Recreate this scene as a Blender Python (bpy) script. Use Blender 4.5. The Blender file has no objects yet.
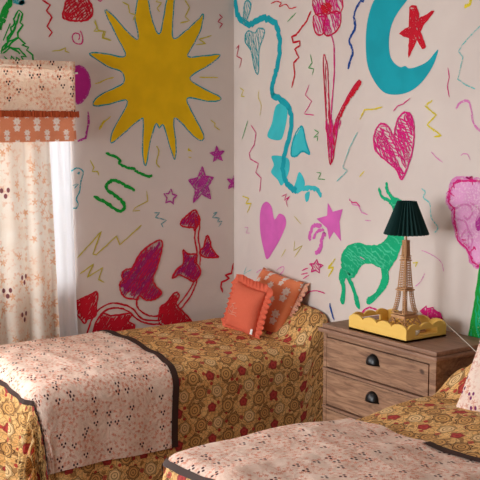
import bpy, bmesh, math, random
from mathutils import Vector, Matrix, noise
from mathutils.geometry import tessellate_polygon
random.seed(7)
PI = math.pi
C = bpy.context.scene.collection

# ------------------------------------------------------------------ camera, light, exposure
FOC = 956.76
RX, RY, RZ = Vector((.81809052, .0656861, .57132585)), Vector((-.57508947, .09344142, .81273662)), Vector((0, .9934556, -.11421892))
CAM = Vector((-3.17, -4.57, 1.65))
cd = bpy.data.cameras.new('camera'); cam = bpy.data.objects.new('camera', cd); C.objects.link(cam)
cd.sensor_width = 36; cd.lens = FOC / 480 * 36; cd.clip_start = .05
cam.matrix_world = Matrix(((RX[0], RX[1], -RX[2], CAM.x), (RY[0], RY[1], -RY[2], CAM.y), (RZ[0], RZ[1], -RZ[2], CAM.z), (0, 0, 0, 1)))
bpy.context.scene.camera = cam

world = bpy.data.worlds.new('world'); bpy.context.scene.world = world; world.use_nodes = True
wb = world.node_tree.nodes['Background']; wb.inputs[0].default_value = (1.0, .97, .95, 1); wb.inputs[1].default_value = .13

def area(name, loc, rot, sx, sy, energy, col):
    l = bpy.data.lights.new(name, 'AREA'); l.shape = 'RECTANGLE'; l.size = sx; l.size_y = sy; l.energy = energy; l.color = col
    o = bpy.data.objects.new(name, l); C.objects.link(o); o.location = loc; o.rotation_euler = rot
    return o
# daylight outside the window in the left wall
area('window_daylight', (-2.25, .40, 1.45), (math.radians(-84), 0, 0), 2.4, 1.5, 170, (.95, .98, 1.0))
# daylight from the room's second window, beyond the foot of the beds
area('foot_window_daylight', (-4.7, -1.15, 1.35), (0, math.radians(-84), 0), 1.5, 1.8, 108, (.97, .985, 1.0))
sc = bpy.context.scene
sc.view_settings.view_transform = 'Standard'; sc.view_settings.look = 'None'
sc.view_settings.exposure = 0.0; sc.view_settings.gamma = 1; sc.view_settings.use_curve_mapping = False

# ------------------------------------------------------------------ helpers
def ray(px, py):
    v = Vector((px - 240, 240 - py, FOC))
    return Vector((RX.dot(v), RY.dot(v), RZ.dot(v)))
def on_plane(px, py, ax, val):
    d = ray(px, py); return CAM + d * ((val - CAM[ax]) / d[ax])

def srgb(r, g, b):
    f = lambda c: (c / 255 / 12.92) if c <= 10 else ((c / 255 + .055) / 1.055) ** 2.4
    return (f(r), f(g), f(b), 1)

def link_mesh(name, me, mat, parent=None, label=None, smooth=False):
    o = bpy.data.objects.new(name, me); C.objects.link(o)
    if mat and not me.materials: me.materials.append(mat)
    if smooth:
        for p in me.polygons: p.use_smooth = True
    if parent:
        off = Vector((0, 0, 0)); q = parent
        while q: off += q.location; q = q.parent
        me.transform(Matrix.Translation(-off)); o.parent = parent
    if label: o['label'] = label
    return o
def obj(name, bm, mat, parent=None, label=None, smooth=False, bevel=0):
    if bevel:
        bmesh.ops.bevel(bm, geom=bm.edges[:], offset=bevel, segments=2, affect='EDGES', profile=.6)
    bmesh.ops.recalc_face_normals(bm, faces=bm.faces[:])
    me = bpy.data.meshes.new(name); bm.to_mesh(me); bm.free()
    return link_mesh(name, me, mat, parent, label, smooth)
def tag(o, label, cat, group=None):
    o['label'] = label; o['category'] = cat
    if group: o['group'] = group
    return o
def thing(name, label, cat, loc, group=None):
    o = bpy.data.objects.new(name, None); C.objects.link(o); o.location = loc; o.empty_display_size = .05
    return tag(o, label, cat, group)
def box(bm, x0, x1, y0, y1, z0, z1):
    v = [bm.verts.new((x, y, z)) for x in (x0, x1) for y in (y0, y1) for z in (z0, z1)]
    for f in ((0, 1, 3, 2), (4, 6, 7, 5), (0, 4, 5, 1), (2, 3, 7, 6), (0, 2, 6, 4), (1, 5, 7, 3)):
        bm.faces.new([v[i] for i in f])
def bar(bm, a, b, w, t=None, up=Vector((0, 0, 1))):
    a = Vector(a); b = Vector(b); t = t or w
    d = (b - a).normalized(); s = d.cross(up)
    if s.length < 1e-4: s = d.cross(Vector((1, 0, 0)))
    s.normalize(); u = s.cross(d).normalized()
    r = []
    for p in (a, b):
        r.append([bm.verts.new(p + s * w / 2 * i + u * t / 2 * j) for i, j in ((-1, -1), (1, -1), (1, 1), (-1, 1))])
    for k in range(4): bm.faces.new((r[0][k], r[0][(k + 1) % 4], r[1][(k + 1) % 4], r[1][k]))
    bm.faces.new(r[0][::-1]); bm.faces.new(r[1])
def tube(bm, pts, rad, n=8):
    rings = []; pts = [Vector(p) for p in pts]
    for i, p in enumerate(pts):
        d = (pts[min(i + 1, len(pts) - 1)] - pts[max(i - 1, 0)]).normalized()
        s = d.cross(Vector((0, 0, 1)))
        if s.length < 1e-3: s = Vector((1, 0, 0))
        s.normalize(); u = s.cross(d)
        rings.append([bm.verts.new(p + (s * math.cos(k * 2 * PI / n) + u * math.sin(k * 2 * PI / n)) * rad) for k in range(n)])
    for a, b in zip(rings, rings[1:]):
        for k in range(n): bm.faces.new((a[k], a[(k + 1) % n], b[(k + 1) % n], b[k]))
    bm.faces.new(rings[0]); bm.faces.new(rings[-1])
def lathe(bm, prof, c, n=24):
    rings = []
    for r, z in prof:
        rings.append([bm.verts.new((c[0] + r * math.cos(k * 2 * PI / n), c[1] + r * math.sin(k * 2 * PI / n), c[2] + z)) for k in range(n)])
    for a, b in zip(rings, rings[1:]):
        for k in range(n): bm.faces.new((a[k], a[(k + 1) % n], b[(k + 1) % n], b[k]))
    return rings
def prism(bm, outline, place, t0, t1):
    a = [bm.verts.new(place(p, t0)) for p in outline]; b = [bm.verts.new(place(p, t1)) for p in outline]
    n = len(outline)
    for k in range(n): bm.faces.new((a[k], a[(k + 1) % n], b[(k + 1) % n], b[k]))
    for tri in tessellate_polygon([[Vector((p[0], p[1], 0)) for p in outline]]):
        bm.faces.new([a[i] for i in tri]); bm.faces.new([b[i] for i in tri][::-1])
def catmull(pts, n=5, closed=False):
    out = []; m = len(pts)
    if m < 3: return [Vector(p) for p in pts]
    P = [Vector(p) for p in pts]
    for i in range(m if closed else m - 1):
        p0 = P[(i - 1) % m] if (closed or i > 0) else P[0]; p1 = P[i]; p2 = P[(i + 1) % m]
        p3 = P[(i + 2) % m] if (closed or i + 2 < m) else P[-1]
        for k in range(n):
            t = k / n
            out.append(.5 * ((2 * p1) + (p2 - p0) * t + (2 * p0 - 5 * p1 + 4 * p2 - p3) * t * t + (3 * p1 - p0 - 3 * p2 + p3) * t ** 3))
    if not closed: out.append(P[-1])
    return out

# ------------------------------------------------------------------ node helpers
class N:
    """socket with arithmetic"""
    def __init__(s, g, k): s.g, s.k = g, k
    def _m(s, op, *a, clamp=False):
        n = s.g.nt.nodes.new('ShaderNodeMath'); n.operation = op; n.use_clamp = clamp
        for i, v in enumerate((s,) + a):
            if isinstance(v, N): s.g.nt.links.new(v.k, n.inputs[i])
            else: n.inputs[i].default_value = v
        return N(s.g, n.outputs[0])
    def __add__(s, o): return s._m('ADD', o)
    def __sub__(s, o): return s._m('SUBTRACT', o)
    def __mul__(s, o): return s._m('MULTIPLY', o)
    def __truediv__(s, o): return s._m('DIVIDE', o)
    def sin(s): return s._m('SINE')
    def abs(s): return s._m('ABSOLUTE')
    def fract(s): return s._m('FRACT')
    def pow(s, o): return s._m('POWER', o)
    def min(s, o): return s._m('MINIMUM', o)
    def max(s, o): return s._m('MAXIMUM', o)
    def gt(s, o): return s._m('GREATER_THAN', o)
    def lt(s, o): return s._m('LESS_THAN', o)
    def atan2(s, o): return s._m('ARCTAN2', o)
    def floor(s): return s._m('FLOOR')
    def step(s, lo, hi):
        n = s.g.nt.nodes.new('ShaderNodeMapRange'); n.interpolation_type = 'SMOOTHSTEP'
        s.g.nt.links.new(s.k, n.inputs[0]); n.inputs[1].default_value = min(lo, hi); n.inputs[2].default_value = max(lo, hi)
        n.inputs[3].default_value = 0 if lo < hi else 1; n.inputs[4].default_value = 1 if lo < hi else 0
        return N(s.g, n.outputs[0])
class G:
    def __init__(s, name, rough=.9, spec=.2):
        s.mat = bpy.data.materials.new(name); s.mat.use_nodes = True; s.nt = s.mat.node_tree
        s.b = s.nt.nodes['Principled BSDF']; s.b.inputs['Roughness'].default_value = rough
        s.b.inputs['Specular IOR Level'].default_value = spec
        s.out = s.nt.nodes['Material Output']
    def coord(s, kind='UV'):
        n = s.nt.nodes.new('ShaderNodeTexCoord'); return n.outputs[kind]
    def sep(s, v):
        n = s.nt.nodes.new('ShaderNodeSeparateXYZ'); s.nt.links.new(v, n.inputs[0]); return [N(s, o) for o in n.outputs]
    def comb(s, x, y, z=0.0):
        n = s.nt.nodes.new('ShaderNodeCombineXYZ')
        for i, v in enumerate((x, y, z)):
            if isinstance(v, N): s.nt.links.new(v.k, n.inputs[i])
            else: n.inputs[i].default_value = v
        return n.outputs[0]
    def noise(s, v, scale, detail=3, rough=.5, dist=0):
        n = s.nt.nodes.new('ShaderNodeTexNoise'); s.nt.links.new(v, n.inputs['Vector'])
        n.inputs['Scale'].default_value = scale; n.inputs['Detail'].default_value = detail; n.inputs['Roughness'].default_value = rough
        n.inputs['Distortion'].default_value = dist
        return N(s, n.outputs['Fac'])
    def warp(s, v, scale, amt):
        n = s.nt.nodes.new('ShaderNodeTexNoise'); s.nt.links.new(v, n.inputs['Vector']); n.inputs['Scale'].default_value = scale
        a = s.nt.nodes.new('ShaderNodeVectorMath'); a.operation = 'MULTIPLY_ADD'
        s.nt.links.new(n.outputs['Color'], a.inputs[0]); a.inputs[1].default_value = (amt,) * 3; s.nt.links.new(v, a.inputs[2])
        return a.outputs[0]
    def scale(s, v, sx, sy, sz=1):
        a = s.nt.nodes.new('ShaderNodeVectorMath'); a.operation = 'MULTIPLY'; s.nt.links.new(v, a.inputs[0]); a.inputs[1].default_value = (sx, sy, sz)
        return a.outputs[0]
    def voronoi(s, v, scale, feature='F1', rand=1.0, dims='2D'):
        n = s.nt.nodes.new('ShaderNodeTexVoronoi'); n.voronoi_dimensions = dims; n.feature = feature
        s.nt.links.new(v, n.inputs['Vector']); n.inputs['Scale'].default_value = scale; n.inputs['Randomness'].default_value = rand
        return n
    def mix(s, fac, a, b):
        n = s.nt.nodes.new('ShaderNodeMix'); n.data_type = 'RGBA'
        if isinstance(fac, N): s.nt.links.new(fac.k, n.inputs[0])
        else: n.inputs[0].default_value = fac
        for i, v in ((6, a), (7, b)):
            if isinstance(v, tuple): n.inputs[i].default_value = v
            else: s.nt.links.new(v, n.inputs[i])
        return n.outputs[2]
    def color(s, c):
        if isinstance(c, tuple): s.b.inputs['Base Color'].default_value = c
        else: s.nt.links.new(c, s.b.inputs['Base Color'])
        s.col = c
    def bump(s, h, strength=.3, dist=.01):
        n = s.nt.nodes.new('ShaderNodeBump'); n.inputs['Strength'].default_value = strength; n.inputs['Distance'].default_value = dist
        s.nt.links.new(h.k, n.inputs['Height']); s.nt.links.new(n.outputs[0], s.b.inputs['Normal'])
    def translucent(s, fac, tint=None):
        t = s.nt.nodes.new('ShaderNodeBsdfTranslucent'); m = s.nt.nodes.new('ShaderNodeMixShader'); m.inputs[0].default_value = fac
        if isinstance(s.col, tuple): t.inputs[0].default_value = s.col
        else: s.nt.links.new(s.col, t.inputs[0])
        s.nt.links.new(s.b.outputs[0], m.inputs[1]); s.nt.links.new(t.outputs[0], m.inputs[2]); s.nt.links.new(m.outputs[0], s.out.inputs[0])
        return m

WALLC = srgb(218, 206, 199)
# plaster
g = G('painted_plaster', .85); v = g.coord('Object')
n1 = g.noise(v, 1.7, 4, .6); n2 = g.noise(v, 60, 3)
g.color(g.mix(n1.step(.3, .75), srgb(214, 201, 194), srgb(223, 212, 204))); g.bump(n2, .12, .004)
PLASTER = g.mat
g = G('ceiling_paint'); g.color(srgb(215, 205, 198)); CEIL = g.mat
g = G('floor_boards', .5); v = g.coord('Object'); x, y, z = g.sep(v)
pl = (x * 7).fract(); gr = g.noise(g.scale(v, 30, 2, 1), 1, 4)
g.color(g.mix(gr, srgb(70, 45, 28), srgb(112, 76, 48))); FLOOR = g.mat
def paint(name, col, cover=.5, base=WALLC, grain=95, shade=.86):
    """wax crayon or poster paint; low cover lets plaster grain show through"""
    g = G(name, .8, .25); v = g.coord('Object')
    f = g.noise(v, grain, 4, .7); f2 = g.noise(v, 9, 2)
    dark = tuple(c * shade for c in col[:3]) + (1,)
    c = g.mix(f2.step(.3, .7), col, dark)
    g.color(g.mix((f + f2 * .25).step(cover, cover + .12) * .85, c, base)); return g.mat
def cl(r, g_, b): return srgb(r, g_, b)
SUN = paint('sun_yellow_paint', cl(238, 192, 6), .86, cl(243, 202, 40), 40, .9)
PALE = cl(228, 200, 205)
TEAL = paint('teal_paint', cl(16, 164, 180), .84, cl(60, 190, 200), 95, .9); TEALC = paint('teal_crayon', cl(40, 160, 170), .66)
CYAN = paint('light_teal_wash', cl(60, 196, 206), .78, cl(130, 215, 218))
RED = paint('red_crayon', cl(206, 18, 44), .76); CRIM = paint('crimson_crayon', cl(200, 18, 70), .78); PURP = paint('plum_crayon', cl(164, 22, 108), .74)
MAG = paint('magenta_crayon', cl(216, 26, 124), .70); MAGF = paint('magenta_paint', cl(196, 40, 150), .78, cl(220, 110, 180))
PINK = paint('pink_paint', cl(222, 104, 190), .86, cl(228, 130, 200)); VIO = paint('violet_pink_crayon', cl(190, 54, 158), .68)
LPINK = paint('pale_pink_crayon', cl(222, 130, 190), .66); ROSE = paint('rose_wash', cl(234, 164, 212), .62, cl(236, 200, 218))
GREEN = paint('green_crayon', cl(16, 158, 56), .76); EMER = paint('emerald_crayon', cl(12, 178, 124), .70, cl(90, 205, 165), 45)
YEL = paint('yellow_crayon', cl(226, 206, 40), .66); OLIVE = paint('olive_yellow_crayon', cl(206, 192, 60), .72)
EMERL = paint('light_emerald_crayon', cl(80, 204, 160), .6, cl(20, 180, 128)); BLUE = paint('blue_crayon', cl(14, 70, 150), .72); LTEAL = paint('faint_teal_crayon', cl(110, 200, 196), .6)

# ------------------------------------------------------------------ setting
def struct(name, bm, m, parent=None):
    o = obj(name, bm, m, parent)
    o['kind'] = 'structure'
    return o
bm = bmesh.new(); box(bm, -4.6, 0.1, -5.2, .1, -.08, 0); struct('floor', bm, FLOOR)
bm = bmesh.new(); box(bm, -4.6, 0.1, -5.2, .12, 2.62, 2.7); struct('ceiling', bm, CEIL)
bm = bmesh.new(); box(bm, 0, .1, -5.2, 0, 0, 2.62); wall_r = struct('wall_right', bm, PLASTER)
bm = bmesh.new()
WX0, WX1, WZ0, WZ1 = -3.45, -1.035, .82, 1.98
box(bm, WX1, 0.1, 0, .12, 0, 2.62); box(bm, -4.6, WX0, 0, .12, 0, 2.62)
box(bm, WX0, WX1, 0, .12, 0, WZ0); box(bm, WX0, WX1, 0, .12, WZ1, 2.62)
wall_l = struct('wall_left', bm, PLASTER)
bm = bmesh.new(); box(bm, WX0, -.0, -.015, 0, 0, .1); struct('baseboard_left', bm, CEIL)
bm = bmesh.new(); box(bm, -.015, 0, -5.2, -.015, 0, .1); struct('baseboard_right', bm, CEIL)
g = G('white_gloss', .4); g.color(srgb(235, 233, 228)); WHITE = g.mat
bm = bmesh.new()
for x0, x1, z0, z1 in ((WX0, WX0 + .05, WZ0, WZ1), (WX1 - .03, WX1, WZ0, WZ1), (WX0 + .05, WX1 - .03, WZ0, WZ0 + .05), (WX0 + .05, WX1 - .03, WZ1 - .05, WZ1), (-2.3, -2.25, WZ0 + .05, WZ1 - .05)):
    box(bm, x0, x1, .05, .10, z0, z1)
win = struct('window_1', bm, WHITE)
g = G('window_glass', .02); gl = g.nt.nodes.new('ShaderNodeBsdfTransparent'); gs = g.nt.nodes.new('ShaderNodeBsdfGlossy'); gs.inputs['Roughness'].default_value = .03
mx = g.nt.nodes.new('ShaderNodeMixShader'); mx.inputs[0].default_value = .06
g.nt.links.new(gl.outputs[0], mx.inputs[1]); g.nt.links.new(gs.outputs[0], mx.inputs[2]); g.nt.links.new(mx.outputs[0], g.out.inputs[0])
GLASS = g.mat
for a, b in ((WX0 + .05, -2.3), (-2.25, WX1 - .03)):
    bm = bmesh.new(); box(bm, a, b, .072, .078, WZ0 + .05, WZ1 - .05); obj('window_pane', bm, GLASS, win)

# ------------------------------------------------------------------ murals: paint lies on the two walls
LAYER = [0]
class Mural:
    """one painted motif = one mesh on a wall; points are given in reading coordinates of the wall and land on its plane"""
    def __init__(s, wall, org=(0, 0), k=1.0):
        s.wall, s.org, s.k = wall, org, k; s.ax = 1 if wall is wall_l else 0
        LAYER[0] += 1; s.e = .0008 + (LAYER[0] % 40) * .00006; s.bms = {}; s.cnt = 0
        s.child = []
    def q(s, p):                        # -> wall metres (along, up)
        w = on_plane(s.org[0] + p[0] * s.k, s.org[1] + p[1] * s.k, s.ax, 0)
        return Vector((w.x if s.ax == 1 else w.y, w.z))
    def w3(s, p, e): return (p.x, -e, p.y) if s.ax == 1 else (-e, p.x, p.y)
    def bm(s, mat):
        if mat not in s.bms: s.bms[mat] = bmesh.new()
        return s.bms[mat]
    def ok(s, p): return p.x < -.002
    def ribbon(s, P, width, mat, up=0, jit=.25, taper=True):
        bm = s.bm(mat); prev = None; n = len(P); s.cnt += 1; e = s.e + up + s.cnt * 1.6e-5
        for i, p in enumerate(P):
            d = (P[min(i + 1, n - 1)] - P[max(i - 1, 0)])
            if d.length < 1e-6: continue
            d.normalize(); nn = Vector((-d.y, d.x))
            w = width * .5 * (1 + random.uniform(-jit, jit))
            if taper and (i == 0 or i == n - 1): w *= .45
            a, b = p + nn * w, p - nn * w
            a.x = min(a.x, -.0015); b.x = min(b.x, -.0015)
            cur = (bm.verts.new(s.w3(a, e)), bm.verts.new(s.w3(b, e)))
            if prev: bm.faces.new((prev[0], prev[1], cur[1], cur[0]))
            prev = cur
    def line(s, pts, mat, w=.008, smooth=True, n=6, closed=False, up=.0002, jit=.25):
        P = [s.q(p) for p in pts]
        if smooth: P = catmull(P, n, closed)
        else:
            Q = []
            for a, b in zip(P, P[1:]):
                m_ = max(2, int((b - a).length / .012))
                Q += [a.lerp(b, k / m_) for k in range(m_)]
            P = Q + [P[-1]]
        if closed: P = P + [P[0]]
        P = [p + Vector((random.gauss(0, w * .1), random.gauss(0, w * .1))) for p in P]
        s.ribbon(P, w, mat, up, jit); return s
    def poly(s, pts, smooth=True, n=5):
        P = [s.q(p) for p in pts]
        return catmull(P, n, True) if smooth else P
    def fill(s, pts, mat, smooth=True, up=0, n=5):
        P = s.poly(pts, smooth, n); bm = s.bm(mat)
        V = [bm.verts.new(s.w3(Vector((min(p.x, -.0015), p.y)), s.e + up)) for p in P]
        for t in tessellate_polygon([[Vector((p.x, p.y, 0)) for p in P]]):
            try: bm.faces.new([V[i] for i in t])
            except ValueError: pass
        return s
    def outline(s, pts, mat, w=.007, smooth=True, up=.0003, n=6):
        return s.line(pts, mat, w, smooth, n, True, up)
    def hatch(s, pts, mat, w=.006, gap=.008, ang=60, smooth=True, up=.00015, skip=.06, inset=0):
        P = s.poly(pts, smooth); a = math.radians(ang); d = Vector((math.cos(a), math.sin(a))); nn = Vector((-d.y, d.x))
        ts = [p.dot(nn) for p in P]; t = min(ts) + gap * .6
        while t < max(ts):
            hits = []
            for A, B in zip(P, P[1:] + P[:1]):
                ta, tb = A.dot(nn) - t, B.dot(nn) - t
                if ta * tb < 0: hits.append(A.lerp(B, ta / (ta - tb)).dot(d))
            hits.sort()
            for h0, h1 in zip(hits[::2], hits[1::2]):
                if random.random() < skip: continue
                L = h1 - h0; h0 += inset + random.uniform(0, .12) * L; h1 -= inset + random.uniform(0, .12) * L
                if h1 - h0 < .006: continue
                m_ = max(3, int((h1 - h0) / .015))
                R = [d * (h0 + (h1 - h0) * k / m_) + nn * (t + random.gauss(0, gap * .22)) for k in range(m_ + 1)]
                s.ribbon(R, w, mat, up, .45)
            t += gap * random.uniform(.7, 1.3)
        return s
    def done(s, name, label, extra=()):
        par = None; names = [name] + list(extra)
        for i, (m_, b) in enumerate(s.bms.items()):
            nm = names[i] if i < len(names) else 'crayon_fill'
            o = obj(nm, b, m_, par or s.wall, label if i == 0 else None)
            par = par or o
        return par

def squig(wall, org, k, pts, mat, label, w=.0065, smooth=False, name='crayon_squiggle'):
    m_ = Mural(wall, org, k); m_.line(pts, mat, w, smooth); m_.done(name, label)

# --- left wall
m = Mural(wall_l, (60, 0), .375)
sun = [(207, 105), (205, 75), (200, 40), (214, -25), (232, -8), (245, 50), (258, 85), (268, 86), (275, 50), (286, -6), (296, -22), (304, 0), (300, 60), (303, 103), (335, 82), (368, 52), (382, 38), (376, 75), (358, 115), (340, 150), (380, 149), (427, 147), (395, 175), (347, 207), (380, 235), (425, 257), (424, 268), (395, 270), (340, 262), (355, 305), (382, 358), (377, 375), (355, 362), (313, 318), (303, 326), (309, 385), (306, 425), (294, 395), (276, 335), (265, 341), (255, 331), (240, 380), (229, 441), (220, 410), (222, 326), (214, 318), (170, 355), (137, 381), (141, 348), (180, 270), (130, 278), (92, 282), (91, 268), (120, 246), (168, 222), (164, 192), (128, 178), (80, 146), (95, 140), (125, 144), (174, 149), (150, 95), (120, 30), (140, 40), (180, 85)]
m.fill(sun, SUN, n=4); m.outline(sun, TEALC, .007, n=5); m.done('painted_sun', 'big yellow painted sun with wavy teal-outlined rays', ('teal_outline',))
m = Mural(wall_l, (0, 0), .25)
h = [(265, 0), (258, 30), (250, 64), (262, 76), (300, 84), (345, 80), (368, 58), (368, 25), (352, 0), (330, -8), (318, 6), (300, -20), (280, -22)]
m.outline(h, RED, .010); m.hatch(h, RED, .009, .010, 40, skip=.02); m.hatch(h, RED, .007, .013, 120); m.done('painted_heart', 'red scribbled crayon heart')
m = Mural(wall_l, (0, 0), .25)
b_ = [(300, 275), (315, 264), (338, 275), (355, 305), (360, 340), (348, 380), (328, 405), (308, 415), (290, 400), (280, 340)]
m.fill(b_, MAGF); m.outline(b_, VIO, .01); m.line([(352, 448), (355, 490), (342, 552), (310, 565)], VIO, .012, False); m.done('painted_balloon', 'magenta painted balloon with trailing string', ('balloon_string',))
m = Mural(wall_l, (0, 0), .25)
m.line([(45, 0), (20, 40), (8, 85), (-10, 120)], GREEN, .034); m.line([(40, 20), (5, 75)], GREEN, .02)
m.line([(75, 40), (55, 75), (58, 95), (42, 110), (48, 130), (28, 150), (30, 170), (10, 190), (5, 215)], GREEN, .009, False)
m.line([(75, 40), (90, 55), (80, 90), (92, 100), (70, 130), (72, 150), (50, 165), (35, 185), (10, 200)], GREEN, .009, False)
m.line([(78, 52), (60, 110), (30, 165)], GREEN, .010); m.line([(40, 95), (12, 160)], GREEN, .012)
m.line([(10, 205), (35, 165), (75, 150), (100, 175), (85, 180), (115, 190), (105, 200), (130, 220), (133, 250)], GREEN, .008, False)
m.line([(10, 215), (40, 190), (75, 195), (105, 228), (85, 225), (95, 250), (65, 230), (70, 255), (45, 225), (40, 250), (15, 225)], GREEN, .008, False)
m.line([(30, 185), (60, 200), (80, 215)], GREEN, .010); m.done('painted_palm', 'green crayon palm fronds above the window pelmet')
m = Mural(wall_l, (0, 0), .25); m.line([(50, 0), (75, 12), (95, 5), (80, 20)], TEALC, .02); m.done('crayon_dab', 'teal crayon dab beside palm')
L0 = (0, 0); L1 = (0, 120); L2 = (60, 130); L3 = (120, 120); L5 = (60, 0); L7 = (70, 220)
S = squig
S(wall_l, L0, .25, [(168, 0), (200, 20), (186, 42), (207, 70), (188, 105), (208, 130), (193, 149)], RED, 'red crayon zigzag', .009)
S(wall_l, L0, .25, [(320, 122), (330, 150), (325, 175), (300, 172), (288, 150), (300, 132), (318, 140), (314, 160)], MAG, 'pink crayon spiral', .006, True)
S(wall_l, L0, .25, [(375, 85), (388, 108), (375, 125), (415, 125), (408, 152), (445, 162)], OLIVE, 'yellow crayon zigzag left of sun')
S(wall_l, L0, .25, [(207, 205), (245, 200), (262, 192), (260, 205), (277, 210)], OLIVE, 'yellow crayon dash')
S(wall_l, L0, .25, [(378, 335), (400, 330), (420, 318), (456, 309)], YEL, 'yellow crayon dash')
S(wall_l, L0, .25, [(388, -2), (400, 5), (410, -2)], MAG, 'pink crayon curl')
m = Mural(wall_l, L1, .25)
m.line([(283, 205), (305, 192), (325, 198), (332, 212), (322, 250), (318, 285), (305, 315), (313, 335), (305, 352), (292, 352)], TEALC, .007)
m.line([(318, 208), (310, 212), (318, 216)], TEALC, .008); m.line([(290, 262), (312, 255), (296, 275)], TEALC, .005); m.done('crayon_animal', 'teal crayon outlined creature beside sheer curtain')
S(wall_l, L1, .25, [(360, 160), (375, 190), (368, 206), (390, 206), (395, 222)], OLIVE, 'olive crayon zigzag')
S(wall_l, L1, .25, [(418, 0), (395, 38)], YEL, 'yellow crayon dash below sun', .009)
S(wall_l, L2, .25, [(183, 92), (240, 120), (235, 133), (270, 150), (295, 154), (303, 164), (340, 182), (368, 185)], GREEN, 'dark green crayon zigzag under sun', .015, True)
m = Mural(wall_l, L2, .25)
m.line([(133, 264), (190, 295), (238, 324), (257, 312), (250, 290), (220, 262), (190, 240), (186, 218), (205, 202), (230, 205), (262, 222), (298, 243)], GREEN, .018); m.done('crayon_squiggle', 'thick green crayon S curve')
S(wall_l, L2, .25, [(346, 243), (350, 285), (330, 295), (300, 310), (290, 324), (320, 322)], OLIVE, 'olive crayon hook', .005)
S(wall_l, L2, .25, [(385, 65), (395, 85), (385, 130), (398, 150)], OLIVE, 'yellow crayon wiggle under sun', .006, True)
S(wall_l, L7, .354, [(20, 108), (88, 32), (64, 96), (74, 98), (130, 46), (140, 70), (202, 14)], OLIVE, 'large olive yellow crayon zigzag')
S(wall_l, L7, .354, [(28, 152), (66, 124), (48, 162), (92, 134), (80, 168), (97, 176)], OLIVE, 'small olive yellow crayon zigzag')
S(wall_l, L3, .25, [(135, 372), (158, 370), (140, 390), (165, 395), (186, 402), (164, 415), (172, 430)], TEALC, 'teal crayon zigzag', .005)
S(wall_l, L3, .25, [(372, 374), (388, 368), (368, 390), (398, 393), (388, 408), (408, 405), (394, 427)], TEALC, 'teal crayon zigzag near corner', .005)
S(wall_l, L3, .25, [(275, 112), (272, 122), (288, 125)], YEL, 'yellow crayon dab', .010)
S(wall_l, L3, .25, [(272, 148), (286, 152)], YEL, 'yellow crayon dab', .008)
S(wall_l, L3, .25, [(362, 0), (380, 15), (376, 25), (398, 40)], YEL, 'yellow crayon zigzag right of sun', .006)
S(wall_l, L5, .375, [(165, 5), (182, 14), (184, 34), (200, 40), (194, 55)], OLIVE, 'yellow crayon squiggle between rays')
S(wall_l, L5, .375, [(262, -5), (255, 5), (270, 8), (258, 22), (266, 32)], OLIVE, 'yellow crayon squiggle between top rays')
S(wall_l, L5, .375, [(332, 0), (345, 20), (333, 45), (345, 55), (320, 62)], OLIVE, 'yellow crayon squiggle right of top ray')
S(wall_l, L5, .375, [(405, 95), (370, 105), (388, 116), (362, 120)], OLIVE, 'yellow crayon squiggle beside ray')
S(wall_l, L5, .375, [(370, 206), (420, 207)], YEL, 'yellow crayon dash right of sun')
S(wall_l, L5, .375, [(92, 52), (100, 80), (120, 85), (115, 100), (136, 108)], OLIVE, 'yellow crayon zigzag between left rays')
S(wall_l, L5, .375, [(135, 310), (118, 325), (105, 346)], YEL, 'yellow crayon dash between lower rays')
S(wall_l, L5, .375, [(423, 38), (432, 46), (420, 58), (432, 64), (424, 75)], CRIM, 'crimson crayon wiggle near corner')
def star(cx, cy, r, rot=0, rin=.42, sq=1.0):
    return [(cx + (r if k % 2 == 0 else r * rin) * math.sin(rot + k * PI / 5) * sq, cy - (r if k % 2 == 0 else r * rin) * math.cos(rot + k * PI / 5)) for k in range(10)]
for pts, full, lab in ((star(200, 308, 32, .1, .5, .85), False, 'small outlined violet star'), (None, True, 'large scribbled violet star with dark heart'), (star(388, 138, 34, -.1, .38, .9), True, 'small filled violet star'), (star(452, 252, 34, .2, .34, .8), True, 'violet star next to the corner')):
    m = Mural(wall_l, L3, .25)
    if pts is None: pts = [(328, 185), (340, 225), (372, 230), (350, 265), (362, 316), (325, 295), (292, 330), (302, 280), (273, 240), (310, 230)]
    m.outline(pts, VIO, .009, False)
    if full: m.hatch(pts, VIO, .009, .0085, 50, False); m.hatch(pts, VIO, .006, .012, 120, False)
    m.done('painted_star', lab)
LEAF = [('tall pointed ivy leaf', [(255, 57), (259, 80), (246, 130), (233, 165), (240, 185), (257, 205), (240, 222), (215, 226), (195, 214), (188, 224), (155, 218), (142, 200), (140, 180), (148, 168), (145, 155), (155, 141), (173, 137), (180, 125), (197, 95), (225, 70)]),
        ('ivy leaf below stem fork', [(318, 84), (332, 96), (358, 98), (351, 116), (362, 130), (368, 150), (350, 173), (330, 165), (308, 155), (288, 164), (300, 140), (320, 120)]),
        ('ivy leaf right of stem', [(386, 44), (396, 60), (398, 76), (410, 95), (418, 105), (385, 106), (370, 99), (366, 90), (378, 74)]),
        ('topmost ivy leaf', [(312, 14), (316, 0), (330, -12), (352, -28), (362, -14), (366, 2), (352, 30), (348, 22), (330, 20)]),
        ('ivy leaf above bed', [(250, 288), (252, 262), (256, 244), (272, 234), (288, 212), (301, 204), (308, 214), (300, 238), (322, 262), (345, 290), (330, 300), (270, 300)]),
        ('ivy leaf by curtain', [(25, 225), (50, 214), (76, 204), (74, 240), (72, 270), (50, 280), (40, 292), (22, 270), (5, 260), (8, 235)]),
        ('low broad ivy leaf', [(88, 264), (120, 270), (172, 264), (165, 285), (182, 300), (160, 325), (75, 325), (70, 300), (86, 285)])]
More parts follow.
